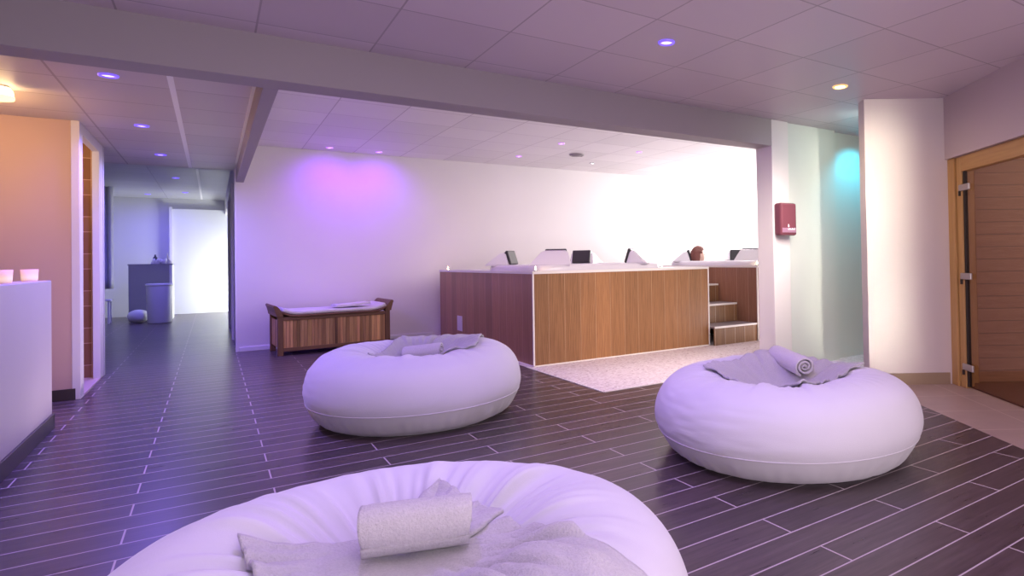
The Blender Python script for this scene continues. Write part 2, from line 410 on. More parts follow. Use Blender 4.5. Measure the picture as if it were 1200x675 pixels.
# far end
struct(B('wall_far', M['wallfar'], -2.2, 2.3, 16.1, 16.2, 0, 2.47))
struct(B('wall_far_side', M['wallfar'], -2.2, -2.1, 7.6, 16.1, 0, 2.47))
dr = struct(B('door_2', M['bright'], -.68, .36, 16.02, 16.1, 0, 2.2, bev=.004))
B('door_frame', M['white'], -.73, -.68, 15.99, 16.1, 0, 2.24, parent=dr, bev=.004)
# parapet (low wall)
bm = bmesh.new(); box(bm, -.985, -.83, -2.9, 5.28, 0, .925, .006); struct(obj('partition_wall', bm, wall_mat('parapet paint', (.60, .56, .60))))
struct(B('baseboard_parapet', M['trimdark'], -.83, -.818, -2.9, 5.285, 0, .092, bev=.002))
# plaster wall with the shower doorway
struct(B('wall_plaster', M['orange'], -4.2, -.86, 6.31, 6.43, 0, ZL))
struct(B('baseboard_plaster', M['trimdark'], -4.2, -.86, 6.298, 6.31, 0, .085, bev=.002))
bm = bmesh.new()
box(bm, -.88, -.83, 6.30, 6.44, 0, ZL, .003); box(bm, -.88, -.83, 7.30, 7.50, 0, ZL, .003); box(bm, -.88, -.83, 6.44, 7.30, 2.045, ZL, .003)
struct(obj('door_3', bm, M['white']))
struct(B('wall_shower', M['tiles'], -2.6, -.88, 7.40, 7.52, 0, ZL))
struct(B('wall_shower_side', M['tiles'], -2.7, -2.6, 6.43, 7.52, 0, ZL))
struct(B('wall_shower_inner', M['tiles'], -2.6, -.88, 6.43, 6.45, 0, ZL))
struct(B('floor_shower', M['sill'], -2.6, -.83, 6.44, 7.40, 0, .012))
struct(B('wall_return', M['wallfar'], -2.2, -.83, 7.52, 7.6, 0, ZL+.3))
struct(B('wall_left', M['orange'], -4.3, -4.2, -3, 6.43, 0, ZC))
# pale wall right of the post, recess, and cream wall
struct(B('wall_panel', M['greenwhite'], 4.232, 4.92, YB+.03, YB+.15, 0, ZC))
struct(B('wall_recess', M['greenwhite'], 4.92, 6.6, YB+.08, YB+.2, 0, ZC))
bm = bmesh.new(); box(bm, -.615, .022, -.12, 0, 0, ZC, .0, mat=SA); struct(obj('wall_cream', bm, M['creamwall']))
bm = bmesh.new(); box(bm, -.615, -.0, 0, .012, 0, .088, .0, mat=SA); struct(obj('baseboard_cream', bm, M['tan']))
bm = bmesh.new(); box(bm, 0, .14, -.12, 5, 1.722, ZC, .0, mat=SA); struct(obj('wall_sauna_front', bm, M['saunawall']))

# ------------------------------------------------------------------ sauna
f = thing('sauna_door', 'bronze glass sauna door on three metal hinges in a pine frame', 'door', (OB.x, OB.y, 0), math.atan2(U.y, U.x))
FM = Matrix(((1, 0, 0), (0, -1, 0), (0, 0, 1)))   # local y = -v
def SB(name, m, u0, u1, v0, v1, z0, z1, parent, bev=.003): return B(name, m, u0, u1, -v1, -v0, z0, z1, parent, bev)
SB('frame_post', M['pine'], .02, .10, -.005, .088, 0, 1.72, f)
SB('frame_post', M['pine'], .035, .10, .096, .168, 0, 1.72, f)
SB('frame_header', M['pine_h'], .03, .10, .17, 1.75, 1.607, 1.72, f)
SB('frame_post', M['pine'], .03, .10, 1.6, 1.75, 0, 1.607, f)
SB('seal', M['darkgap'], .045, .07, .168, .190, .01, 1.607, f)
g = SB('glass_pane', M['glass'], .05, .058, .190, 1.6, .012, 1.600, f, 0)
for hz in (1.487, .83, .158):
    h = SB('hinge', M['metal'], .026, .044, .135, .275, hz-.024, hz+.024, f, .006)
    SB('hinge_pin', M['darkgap'], .02, .036, .145, .158, hz-.06, hz-.024, h, .002)
def S2(name, m, u0, u1, v0, v1, z0, z1):
    bm = bmesh.new(); box(bm, u0, u1, v0, v1, z0, z1, mat=SA); return struct(obj(name, bm, m))
S2('wall_sauna_boards', M['boards'], .101, 2.4, -.06, 0, 0, 2.0)
S2('wall_sauna_back', M['boards'], 2.4, 2.46, -.06, 2.6, 0, 2.0)
S2('floor_sauna', M['sauna_floor'], .08, 2.4, .0, 2.6, 0, .012)
S2('ceiling_sauna', M['boards'], .141, 2.4, -.06, 2.6, 1.95, 2.0)
bm = bmesh.new(); box(bm, .101, .20, .0, .045, 0, 1.95, .004, mat=SA)
struct(obj('trim_4', bm, M['pine']))

# ------------------------------------------------------------------ recessed lights
def downlight(label, x, y, z, lens, group, r=.034):
    t = thing('downlight', label, 'ceiling light', (x, y, z), 0, group)
    bm = bmesh.new(); lathe(bm, [(r*1.45, 0), (r*1.4, -.008), (r*1.05, -.010), (r*.98, -.002)], 24); obj('ring', bm, M[{'blue': 'blue_ring', 'purple': 'purple_ring', 'warm': 'warm_ring'}.get(lens, 'spotring')], t, True)
    bm = bmesh.new(); lathe(bm, [(0, -.006), (r*.6, -.006), (r*1.0, -.002)], 24); obj('lens', bm, M[lens], t, True)
    return t
downlight('blue recessed downlight alone in the main room ceiling', 2.075, 2.68, ZC, 'blue', None, .032)
downlight('warm amber recessed downlight near the cream wall and sauna', 3.665, 2.73, ZC, 'warm', None, .036)
gc = 'blue downlights along the corridor ceiling'
for (x, y, z), lb in zip([(-.493, 4.714, ZL), (-.455, 6.265, ZL), (-.42, 7.8, ZL), (-.471, 12.27, 2.42), (-.419, 14.618, 2.42), (-1.025, 15.25, 2.42)],
        ['blue corridor downlight closest to the big cross beam', 'second blue corridor downlight from the cross beam, beside the shower doorway', 'third blue corridor downlight from the cross beam, before the ceiling step',
         'blue downlight just past the ceiling step, above the grey counter', 'small faint blue downlight above the bright far door', 'blue downlight close to the far wall above the hanging white curtain']):
    downlight(lb, x, y, z, 'blue', gc, .034)
gp = 'small purple downlights in the pool ceiling'
for (x, y), ln, lb in zip([(1.174, 8.22), (1.742, 8.24), (3.40, 7.685), (3.472, 6.59), (4.632, 6.612), (4.563, 7.714), (6.453, 6.675)], ['purple']*5+['white_lens']*2,
        ['purple downlight against the back wall above the slatted bench', 'purple downlight against the back wall between the bench and the first hot tub', 'purple pool downlight over the rear of the first hot tub', 'purple pool downlight nearer the beam than the round ceiling vent',
         'pale purple pool downlight on the far side of the vent toward the bright end', 'faint whitish pool downlight just beyond the round ceiling vent', 'washed out white pool downlight at the brightest end by the pillar']):
    downlight(lb, x, y, ZP, ln, gp, .028)
t = thing('ceiling_vent', 'grey round vent in the pool ceiling among the purple downlights', 'vent', (4.014, 7.186, ZP))
bm = bmesh.new(); lathe(bm, [(.10, 0), (.098, -.014), (.08, -.022), (.075, -.016)], 28); obj('rim', bm, M['grille'], t, True)
bm = bmesh.new(); lathe(bm, [(0, -.03), (.045, -.028), (.06, -.018), (.062, -.012)], 28); obj('cap', bm, M['grille'], t, True)
# warm lamp
t = thing('ceiling_lamp', 'glowing warm glass ceiling lamp in front of the plaster wall', 'lamp', (-1.08, 5.32, ZL))
bm = bmesh.new(); lathe(bm, [(.0, 0), (.06, 0), (.06, -.012), (0, -.012)], 24); obj('mount', bm, M['spotring'], t)
bm = bmesh.new(); lathe(bm, [(.0, -.012), (.062, -.012), (.074, -.03), (.078, -.062), (.0, -.062)], 32); obj('lamp_shade', bm, M['lamp'], t, True)
bm = bmesh.new(); lathe(bm, [(.078, -.064), (.082, -.068), (.08, -.084), (.0, -.082)], 32); obj('rim', bm, plain('lamp base glass', (1, .8, .5), .3, emit=(1, .72, .38), es=1.6), t, True)

# ------------------------------------------------------------------ poufs
PR = [(0.0, 0.0), (.70, 0), (.80, .02), (.88, .08), (.955, .25), (.998, .46), (.972, .70), (.89, .88), (.76, .98), (.63, 1.0), (.50, .955), (.36, .84), (.2, .70), (.08, .65), (0, .645)]
def catmull(P, n):
    out = []
    for i in range(len(P)-1):
        p0 = P[max(i-1, 0)]; p1 = P[i]; p2 = P[i+1]; p3 = P[min(i+2, len(P)-1)]
        for k in range(n):
            t = k/n
            out.append(tuple(.5*((2*p1[j]) + (-p0[j]+p2[j])*t + (2*p0[j]-5*p1[j]+4*p2[j]-p3[j])*t*t + (-p0[j]+3*p1[j]-3*p2[j]+p3[j])*t*t*t) for j in (0, 1)))
    out.append(P[-1]); return out
FP = catmull(PR, 8)
TOP = sorted([p for p in FP if p[1] > .6 and (p[0] < .8)], key=lambda q: q[0])
EDGE = sorted([p for p in FP if p[1] > .46], key=lambda q: q[0])
def topz(rf):
    T = EDGE
    rf = min(max(rf, 0), .99)
    for a, b in zip(T, T[1:]):
        if a[0] <= rf <= b[0]:
            return a[1] + (b[1]-a[1])*(rf-a[0])/max(b[0]-a[0], 1e-6)
    return T[-1][1]
def wrinkle(th, rf, zf, seed, inner=1.0):
    c, s = math.cos(th), math.sin(th)
    n1 = noise.noise(Vector((c*7, s*7, seed + zf*.8)))
    n2 = noise.noise(Vector((c*15, s*15, seed*2 + zf*1.2 + rf)))
    wi = math.exp(-((rf-.52)/.20)**2) * (1 if zf > .6 else 0) * inner
    wl = math.exp(-((zf-.12)/.12)**2) * (1 if rf > .6 else 0)
    lump = noise.noise(Vector((c*1.6, s*1.6, seed*3 + zf*1.5)))
    dth = math.atan2(math.sin(th-2.5-seed*.13), math.cos(th-2.5-seed*.13))
    cr = math.exp(-(dth/.6)**2) * (1 if .35 < zf < .97 and rf > .6 else 0) * noise.noise(Vector((c*5 + zf*9, s*5, zf*15 + seed)))
    return .0065*cr + (.018*wi*n1 + .012*wi*n2) + .010*wl*n2 + .012*lump*(1 if rf > .5 else rf*2)
def seam_z(th, seed): return .30 + .05*noise.noise(Vector((math.cos(th)*1.3, math.sin(th)*1.3, seed+9)))
def make_pouf(label, cx, cy, R, H, seed, inner=1.0, group='round white beanbag poufs'):
    t = thing('beanbag_pouf', label, 'pouf', (cx, cy, 0), 0, group)
    NS = 288
    def pt(th, r, z):
        w = wrinkle(th, r, z, seed, inner)
        rr = r*R; zz = z*H
        nz = 1 if (r < .6 or z > .97) else max(0, (z-.46)/.54)
        if z < .005: w = 0
        rr2 = rr + w*(1-nz); zz2 = zz + w*nz
        sag = .01*math.sin(th*2+seed)*z
        return Vector((rr2*math.cos(th), rr2*math.sin(th), max(0, zz2 + sag)))
    idx = [i for i, p in enumerate(FP)]
    split = next(i for i, p in enumerate(FP) if p[1] > .30 and p[0] > .9)
    def ringmesh(rows, name, m):
        bm = bmesh.new(); rings = []
        for (r, z) in rows:
            if r < 1e-4: rings.append([bm.verts.new(pt(0, 0, z))])
            else: rings.append([bm.verts.new(pt(2*PI*k/NS, r, z)) for k in range(NS)])
        for a, b in zip(rings, rings[1:]):
            for k in range(NS):
                k2 = (k+1) % NS
                if len(a) == 1: bm.faces.new((a[0], b[k2], b[k]))
                elif len(b) == 1: bm.faces.new((a[k], a[k2], b[0]))
                else: bm.faces.new((a[k], a[k2], b[k2], b[k]))
        return obj(name, bm, m, t, True)
    ringmesh(FP[split:], 'cover', M['pouf'])
    ringmesh(FP[:split+1], 'base_panel', M['pouf_low'])
    bm = bmesh.new(); r, z = FP[split]; ring = []
    pts = [pt(2*PI*k/NS, r, z) for k in range(NS)]
    seg = 6; rings = []
    for k, p in enumerate(pts):
        n = Vector((p.x, p.y, 0)).normalized()
        rings.append([bm.verts.new(p + (n*math.cos(2*PI*q/seg) + Vector((0, 0, 1))*math.sin(2*PI*q/seg))*.0028) for q in range(seg)])
    for k in range(NS):
        a, b = rings[k], rings[(k+1) % NS]
        for q in range(seg): bm.faces.new((a[q], b[q], b[(q+1) % seg], a[(q+1) % seg]))
    obj('piping', bm, M['piping'], t, True)
    return t
POUFS = {'a': (1.106, 4.178, .67, .445, 2.3), 'b': (2.446, 2.22, .671, .404, 5.1), 'c': (.355, 1.46, .655, .40, 8.7)}
make_pouf('white round beanbag pouf between the slatted bench and the first hot tub', *POUFS['a'])
make_pouf('white round beanbag pouf facing the sauna and cream wall', *POUFS['b'])
make_pouf('white beanbag pouf cut off by the picture bottom, with a grey towel over it', *POUFS['c'], 1.7)

def pouf_z(key, x, y, span=.0):
    cx, cy, R, H, seed = POUFS[key]
    th = math.atan2(y-cy, x-cx); rf = math.hypot(x-cx, y-cy)/R
    z = topz(rf)
    if span and rf < .62: z = max(z, span + (1-span)*(rf/.62)**3)
    w = wrinkle(th, rf, z, seed, 1.7 if key == 'c' else 1.0) if rf < .97 else 0
    sag = .01*math.sin(th*2+seed)*z
    return z*H + w + sag
def spread_towel(label, key, quad, seed, m, lift=.012, thick=.008, wr=.010, nu=70, nv=70, span=0):
    q = [Vector((*p, 0)) for p in quad]
    cx, cy = sum(p.x for p in q)/4, sum(p.y for p in q)/4
    def base(u, v):
        p = q[0].lerp(q[1], u).lerp(q[3].lerp(q[2], u), v)
        e = noise.noise(Vector((u*3, v*3, seed)))*.012
        return p.x + e, p.y + noise.noise(Vector((v*3, u*3, seed+4)))*.012
    def fn(u, v):
        x, y = base(u, v)
        z = pouf_z(key, x, y, span) + lift + wr*(.5+.5*noise.noise(Vector((x*9, y*5, seed)))) + wr*.5*noise.noise(Vector((x*22, y*14, seed)))
        return (x-cx, y-cy, z)
    bm = bmesh.new(); grid(bm, nu, nv, fn)
    o = obj('bath_towel', bm, m, None, True); o.location = (cx, cy, 0)
    md = o.modifiers.new('thickness', 'SOLIDIFY'); md.thickness = thick; md.offset = 1
    return tag(o, label, 'towel', 'spread towels on the poufs')
def rolled_towel(label, p0, p1, R, seed, m, turns=3.3, group='rolled towels on the poufs', pinch=0.0, squash=.88):
    p0 = Vector(p0); p1 = Vector(p1); L = (p1-p0).length; ax = (p1-p0).normalized()
    t = thing('rolled_towel', label, 'towel', tuple((p0+p1)/2), math.atan2(ax.y, ax.x), group)
    tilt = math.asin(max(-1, min(1, ax.z)))
    seed = math.radians(-115) - turns*2*PI
    n = int(turns*30); bm = bmesh.new()
    def fn(u, v):
        a = u*turns*2*PI + seed
        r = R*(.10 + .90*u) - .004
        x = (v-.5)*L
        r *= 1 + .02*noise.noise(Vector((math.cos(a), math.sin(a), v*4+seed))) 
        end = .012*noise.noise(Vector((a*.6, seed, 0)))*(1 if v > .5 else -1)*abs(v-.5)*2
        y = r*math.cos(a); z = r*math.sin(a)*squash
        if abs(v-.5) > .44: y *= .97; z *= .97
        return (x*math.cos(tilt) - 0*z + end, y, z + x*math.sin(tilt))
    grid(bm, n, 36, fn)
    o = obj('roll', bm, m, t, True)
    md = o.modifiers.new('thickness', 'SOLIDIFY'); md.thickness = min(.010, R/turns*.55); md.offset = 0
    # hem band along the free edge
    bm = bmesh.new()
    def fh(u, v):
        a = (1-.035*u)*turns*2*PI + seed; r = R*(.10+.90*(1-.035*u)) + .0025
        x = (v-.5)*L*.985
        return (x*math.cos(tilt), r*math.cos(a), r*math.sin(a)*squash + x*math.sin(tilt))
    grid(bm, 4, 30, fh); oh = obj('hem', bm, m, t, True)
    md = oh.modifiers.new('thickness', 'SOLIDIFY'); md.thickness = .003
    return t
# pouf a
spread_towel('pinkish grey towel lining the hollow of the pouf by the bench', 'a', [(.80, 4.18), (1.36, 3.78), (1.64, 4.38), (1.20, 4.74)], 3.0, M['towel'])
rolled_towel('small rolled towel in the hollow of the pouf by the bench', (1.07, 4.35, .385), (1.275, 4.19, .412), .056, 1.0, M['towel2'], turns=2.6)
# pouf b
spread_towel('light grey towel lining the hollow of the pouf facing the sauna', 'b', [(2.16, 2.52), (2.24, 1.92), (2.84, 2.00), (2.82, 2.64)], 6.0, M['towel'])
rolled_towel('rolled towel with its spiral end showing on the pouf facing the sauna', (2.735, 2.52, .425), (2.63, 2.22, .400), .064, 2.2, M['towel2'], turns=2.8)
# pouf c
spread_towel('large grey terry towel draped across the pouf at the picture bottom', 'c', [(.040, 1.605), (.575, 1.40), (.72, .88), (.125, .98)], 9.0, M['towel3'], wr=.012, span=.84)
spread_towel('pointed grey towel corner sticking out behind the thick rolled towel', 'c', [(.27, 1.53), (.515, 1.74), (.58, 1.43), (.44, 1.36)], 12.0, M['towel3'], lift=.022, nu=40, nv=40, span=.84)
rolled_towel('thick grey rolled towel lying on the draped towel at the picture bottom', (.262, 1.440, .425), (.474, 1.370, .425), .058, .6, M['towel3'], squash=.97)

# ------------------------------------------------------------------ slatted bench chest
b = thing('storage_bench', 'dark teak slatted storage bench against the lilac back wall', 'bench', (.578, 7.735, 0), math.radians(3.5))
BW, BD, BH = 1.18, .60, .45
for x in (0, BW-.055):
    for y in (0, BD-.055): B('leg', M['teak_dark'], x, x+.055, y, y+.055, 0, BH, b, .005)
def slats(x0, x1, z0, z1, name, y=.012, th=.016, along='x', seed=1):
    random.seed(seed); bm = bmesh.new(); x = x0
    while x < x1-.006:
        w = min(random.uniform(.024, .046), x1-x); tn = random.choice((.55, .8, 1, 1, 1.25, 1.5, .7)); tone = (tn, tn*random.uniform(.93, 1.05), tn*random.uniform(.82, 1))
        d = random.uniform(0, .004)
        if along == 'x': box(bm, x, x+w-.0025, y+d, y+th, z0, z1, 0, tone)
        else: box(bm, y+d, y+th, x, x+w-.0025, z0, z1, 0, tone)
        x += w
    return obj(name, bm, M['teak'], b)
slats(.055, .575, .085, .385, 'front_panel', seed=3); slats(.60, BW-.055, .085, .385, 'front_panel', seed=8)
slats(.055, BD-.055, .085, .385, 'side_panel', along='y', seed=5); slats(.055, BD-.055, .085, .385, 'side_panel', y=BW-.028, along='y', seed=6)
B('stile', M['teak_dark'], .575, .60, .004, .03, .085, .385, b, .002)
B('bottom_rail', M['teak_h'], .055, BW-.055, .003, .03, .045, .085, b, .003)
B('top_rail', M['teak_h'], .055, BW-.055, .003, .03, .385, .425, b, .003)
B('back_panel', M['teak_h'], .055, BW-.055, BD-.03, BD-.01, .05, .43, b, .002)
B('floor_board', M['teak_h'], .04, BW-.04, .03, BD-.03, .06, .08, b)
# curved lid
bm = bmesh.new()
def lidf(u, v):
    x = .03 + u*(BW-.06); s = abs(u-.5)*2
    return (x, -.012 + v*(BD+.02), .430 + .055*max(0, (s-.72)/.28)**2)
grid(bm, 40, 6, lidf); o = obj('lid', bm, M['teak_h'], b, True)
md = o.modifiers.new('thickness', 'SOLIDIFY'); md.thickness = .02; md.offset = 0
for x, sx in ((0, -1), (BW, 1)):
    bm = bmesh.new(); prof = [(-.012, .43), (.058, .43), (.045, .47), (.02, .515), (-.004, .545), (-.03, .556), (-.042, .54), (-.03, .515), (-.014, .47)]
    a = [bm.verts.new((x - sx*px, -.015, z)) for px, z in prof]; c = [bm.verts.new((x - sx*px, BD+.01, z)) for px, z in prof]
    bm.faces.new(a); bm.faces.new(c[::-1])
    for i in range(len(prof)): bm.faces.new((a[i], a[(i+1) % len(prof)], c[(i+1) % len(prof)], c[i]))
    bmesh.ops.bevel(bm, geom=bm.edges[:], offset=.004, segments=2, affect='EDGES')
    obj('armrest', bm, M['teak_dark'], b)
def bw(x, y, z):
    p = b.matrix_basis @ Vector((x, y, z)); return p
bm = bmesh.new()
def padf(u, v):
    s = abs(u-.5)*2; x = .052 + u*(BW-.104)
    return (x, -.004 + v*(BD-.01), .462 + .045*max(0, (s-.70)/.30)**2 + .004*noise.noise(Vector((u*8, v*4, 2))))
grid(bm, 60, 16, padf); o = obj('bench_towel', bm, M['towel2'], None, True); o.location = b.location; o.rotation_euler = b.rotation_euler
md = o.modifiers.new('thickness', 'SOLIDIFY'); md.thickness = .036; md.offset = 0
tag(o, 'long white towel pad laid along the top of the slatted bench', 'towel')
bm = bmesh.new()
def fo(u, v, top):
    x = .62 + u*.40 + .02*noise.noise(Vector((v*2, top, 1))); y = .10 + v*.30
    return (x, y, .480 + (.018 + .022*u if top else 0) + .003*noise.noise(Vector((u*9, v*9, 3))))
t = thing('folded_towel', 'folded white towel on top of the bench pad near its end', 'towel', b.location, math.radians(3.5))
for i, (dz, sx) in enumerate(((0, 0), (.013, .015))):
    bm = bmesh.new(); grid(bm, 24, 14, lambda u, v: (.60 + sx + u*(.38-sx), .08 + v*.30, .494 + dz + .022*u*u*(1-.3*v) + .003*noise.noise(Vector((u*7, v*7, i))))); o = obj('fold', bm, M['towel2'], t, True)
    md = o.modifiers.new('thickness', 'SOLIDIFY'); md.thickness = .012; md.offset = 1

# ------------------------------------------------------------------ hot tub surrounds
def deck_ring(bm, x0, x1, y0, y1, hx0, hx1, hy0, hy1, z0, z1):
    box(bm, x0, hx0, y0, y1, z0, z1); box(bm, hx1, x1, y0, y1, z0, z1); box(bm, hx0, hx1, y0, hy0, z0, z1); box(bm, hx0, hx1, hy1, y1, z0, z1)
DZ = .895
def surround(label, x0, x1, y0, y1, hole, plate=False):
    t = thing('tub_surround', label, 'hot tub surround', (x0, y0, 0), 0, None)
    w, d = x1-x0, y1-y0
    L = lambda n, m, a, c, e, g, h, i, bv=0: B(n, m, a, c, e, g, h, i, t, bv)
    L('front_panel', M['tub_front'], 0, w, 0, .02, 0, DZ-.022)
    L('side_panel', M['tub_side'], 0, .02, .02, d, 0, DZ-.022)
    L('side_panel', M['tub_side'], w-.02, w, .02, d, 0, DZ-.022)
    L('back_panel', M['tub_side'], .02, w-.02, d-.02, d, 0, DZ-.022)
    for xx in (0, w): L('corner_trim', M['whitetrim'], xx-.008, xx+.008, -.006, .010, 0, DZ-.02, .002)
    bm = bmesh.new(); deck_ring(bm, -.004, w+.004, -.004, d, hole[0]-x0, hole[1]-x0, hole[2]-y0, hole[3]-y0, DZ-.022, DZ); obj('deck', bm, M['deck'], t)
    bm = bmesh.new(); box(bm, -.007, w+.007, -.008, -.004, DZ-.024, DZ+.001); box(bm, -.008, -.004, -.008, d, DZ-.024, DZ+.001)
    obj('edge_trim', bm, M['whitetrim'], t)
    bm = bmesh.new(); box(bm, 0, w, -.006, 0, 0, .010); box(bm, -.006, 0, -.006, d, 0, .010); obj('base_trim', bm, M['whitetrim'], t)
    if plate:
        L('access_plate', M['plate'], -.010, 0, 2.0, 2.17, .16, .34, .003)
    return t
T1 = (2.47, 4.645, 5.30, 8.17); T2 = (5.335, 7.9, 5.20, 8.17)
surround('wood plank surround of the first hot tub with a small white access plate', *T1, (2.72, 4.02, 5.55, 6.75), True)
surround('wood plank surround of the second hot tub beyond the steps', *T2, (5.56, 6.80, 5.50, 6.96))
# steps
st = thing('tub_steps', 'three wood faced steps between the two hot tub surrounds', 'steps', (4.655, 5.21, 0))
SW = .672
for i, (y0, z) in enumerate(((0, .214), (.335, .44), (.67, .665), (1.0, .875))):
    zprev = (0, .214, .44, .665)[i]
    B('riser', M['steps_wood'], 0, SW, y0+.006, y0+.022, zprev, z-.022, st)
    yend = (.341, .676, 1.006, 2.9)[i]
    B('tread', M['tread'], 0, SW, y0+.006, yend, z-.022, z-.002, st)
    B('nosing', M['whitetrim'], 0, SW, y0-.002, y0+.006, z-.022, z, st, .002)
for xx in (.009,): pass

def hot_tub(label, x0, x1, y0, y1, humps):
    cx, cy = (x0+x1)/2, (y0+y1)/2; w, d = x1-x0, y1-y0
    t = thing('hot_tub', label, 'hot tub', (cx, cy, DZ), 0, None)
    NSEG = 96
    def sup(a, hw, hd, n):
        c, s = math.cos(a), math.sin(a)
        return (hw*abs(c)**(2/n)*(1 if c >= 0 else -1), hd*abs(s)**(2/n)*(1 if s >= 0 else -1))
    prof = [(1.0, 0, 9), (1.0, .028, 9), (.985, .05, 9), (.96, .062, 8), (.90, .062, 6), (.80, .055, 4), (.74, .02, 3.6), (.72, -.10, 3.4), (.70, -.26, 3.2), (.45, -.28, 3), (.42, -.52, 3), (.0, -.54, 3)]
    bm = bmesh.new(); rings = []
    for f, z, n in prof:
        if f == 0: rings.append([bm.verts.new((0, 0, z))])
        else: rings.append([bm.verts.new((*sup(2*PI*k/NSEG, w/2*f, d/2*f, n), z)) for k in range(NSEG)])
    for a, c in zip(rings, rings[1:]):
        for k in range(NSEG):
            k2 = (k+1) % NSEG
            if len(c) == 1: bm.faces.new((a[k], a[k2], c[0]))
            else: bm.faces.new((a[k], a[k2], c[k2], c[k]))
    obj('shell', bm, M['acrylic'], t, True)
    bm = bmesh.new(); bm.faces.new([bm.verts.new((*sup(2*PI*k/64, w/2*.725, d/2*.725, 3.5), -.045)) for k in range(64)])
    obj('water', bm, M['water'], t)
    for hx, hy in humps:
        lx, ly = hx-cx, hy-cy
        ang = math.atan2(ly/d, lx/w) if False else math.atan2((1 if ly > 0 else -1), (1 if lx > 0 else -1))
        R = Matrix.Translation((lx, ly, 0)) @ Matrix.Rotation(ang, 4, 'Z')   # local x = outward
        bm = bmesh.new()
        vb = [(-.10, -.14, .05), (.16, -.235, .05), (.16, .235, .05), (-.10, .14, .05)]
        vt = [(-.055, -.125, .197), (-.015, -.145, .20), (-.015, .145, .20), (-.055, .125, .197)]
        a = [bm.verts.new(R @ Vector(p)) for p in vb]; c = [bm.verts.new(R @ Vector(p)) for p in vt]
        bm.faces.new(a[::-1]); bm.faces.new(c)
        for i in range(4): bm.faces.new((a[i], a[(i+1) % 4], c[(i+1) % 4], c[i]))
        bmesh.ops.bevel(bm, geom=bm.edges[:], offset=.014, segments=3, affect='EDGES')
        h = obj('backrest_hump', bm, M['acrylic'], t)
        bm = bmesh.new(); box(bm, -.016, .016, -.115, .115, 0, .165, .012)
        bm.transform(R @ Matrix.Translation((-.112, 0, .062)) @ Matrix.Rotation(math.radians(17), 4, 'Y'))
        pl = obj('pillow', bm, M['pillow'], h)
        bm = bmesh.new(); box(bm, -.004, .004, -.112, .112, .01, .15, .003)
        bm.transform(R @ Matrix.Translation((-.088, 0, .062)) @ Matrix.Rotation(math.radians(17), 4, 'Y'))
        obj('pillow_plate', bm, M['chrome'], pl)
    return t
hot_tub('white acrylic hot tub with four black headrests in the first surround', 2.60, 4.14, 5.42, 6.88, [(2.87, 5.65), (2.77, 6.70), (3.87, 5.60), (3.80, 6.68)])
hot_tub('white acrylic hot tub with the bather, beyond the steps', 5.42, 6.95, 5.35, 7.12, [(5.70, 5.66), (5.60, 6.90), (6.68, 5.62), (6.62, 6.86)])

def tealight(label, x, y, z=DZ):
    t = thing('tealight', label, 'candle', (x, y, z), 0, 'tealights on the hot tub edges')
    bm = bmesh.new(); lathe(bm, [(0, 0), (.019, 0), (.020, .014), (.018, .014), (.0175, .003)], 20); obj('cup', bm, M['chrome'], t, True)
    bm = bmesh.new(); lathe(bm, [(0, .012), (.0175, .011), (.0175, .003), (0, .003)], 20); obj('wax', bm, M['wax'], t)
    bm = bmesh.new(); lathe(bm, [(0, .012), (.006, .018), (.0075, .026), (.004, .038), (0, .050)], 14); obj('flame', bm, M['flame'], t, True)
    l = bpy.data.lights.new('tealight glow', 'POINT'); l.energy = .45; l.color = (1, .72, .38); l.shadow_soft_size = .015
    o = bpy.data.objects.new('tealight_glow', l); C.objects.link(o); o.location = (x, y, z+.06)
tealight('lit tealight on the surround corner against the back wall', 2.54, 8.05)
tealight('lit tealight on the near front corner of the first hot tub surround', 2.52, 5.35)
tealight('lit tealight by the end of the first tub shell, toward the steps', 4.22, 5.62)
tealight('lit tealight on the front corner of the second surround by the pillar', 5.385, 5.25)

# glass candle holders on the parapet
def candle_cup(label, x, y, z):
    t = thing('candle_holder', label, 'candle', (x, y, z), 0, 'glass candle holders on the low wall')
    bm = bmesh.new(); lathe(bm, [(0, 0), (.034, 0), (.037, .010), (.040, .072), (.036, .072), (.033, .014), (0, .012)], 28); obj('cup', bm, M['frost'], t, True)
    bm = bmesh.new(); lathe(bm, [(0, .014), (.030, .014), (.030, .026), (0, .027)], 20); obj('wax', bm, M['wax'], t)
    bm = bmesh.new(); lathe(bm, [(0, .027), (.008, .033), (.010, .042), (.005, .056), (0, .068)], 14); obj('flame', bm, M['flame'], t, True)
candle_cup('lit frosted glass candle holder near the end of the low wall', -.905, 5.14, .925)
candle_cup('lit frosted glass candle holder cut by the picture edge on the low wall', -.905, 4.56, .925)

# ------------------------------------------------------------------ dispenser
d = thing('soap_dispenser', 'maroon wall dispenser mounted on the white pillar', 'dispenser', (4.022, YB-.002, 1.18))
bm = bmesh.new(); box(bm, 0, .198, -.085, 0, 0, .285, .018); obj('body', bm, M['maroon'], d)
B('lower_band', plain('mauve band', (.36, .20, .30), .3), .012, .186, -.0875, -.080, .026, .066, d, .002)
B('back_edge', plain('dark maroon', (.12, .02, .03), .3), .182, .1985, -.075, 0, .02, .265, d, .004)
bm = bmesh.new()
for i, (x, w, h) in enumerate(((.085, .012, .012), (.103, .010, .017), (.118, .012, .010), (.135, .010, .018), (.15, .010, .012), (.165, .006, .02))): box(bm, x-w/2, x+w/2, -.0895, -.087, .048, .048+h)
lathe(bm, [(0, 0), (.006, .004), (.007, .012), (.003, .024), (0, .032)], 10, (.088, -.0868), .07)
obj('emblem', bm, M['lettering'], d)

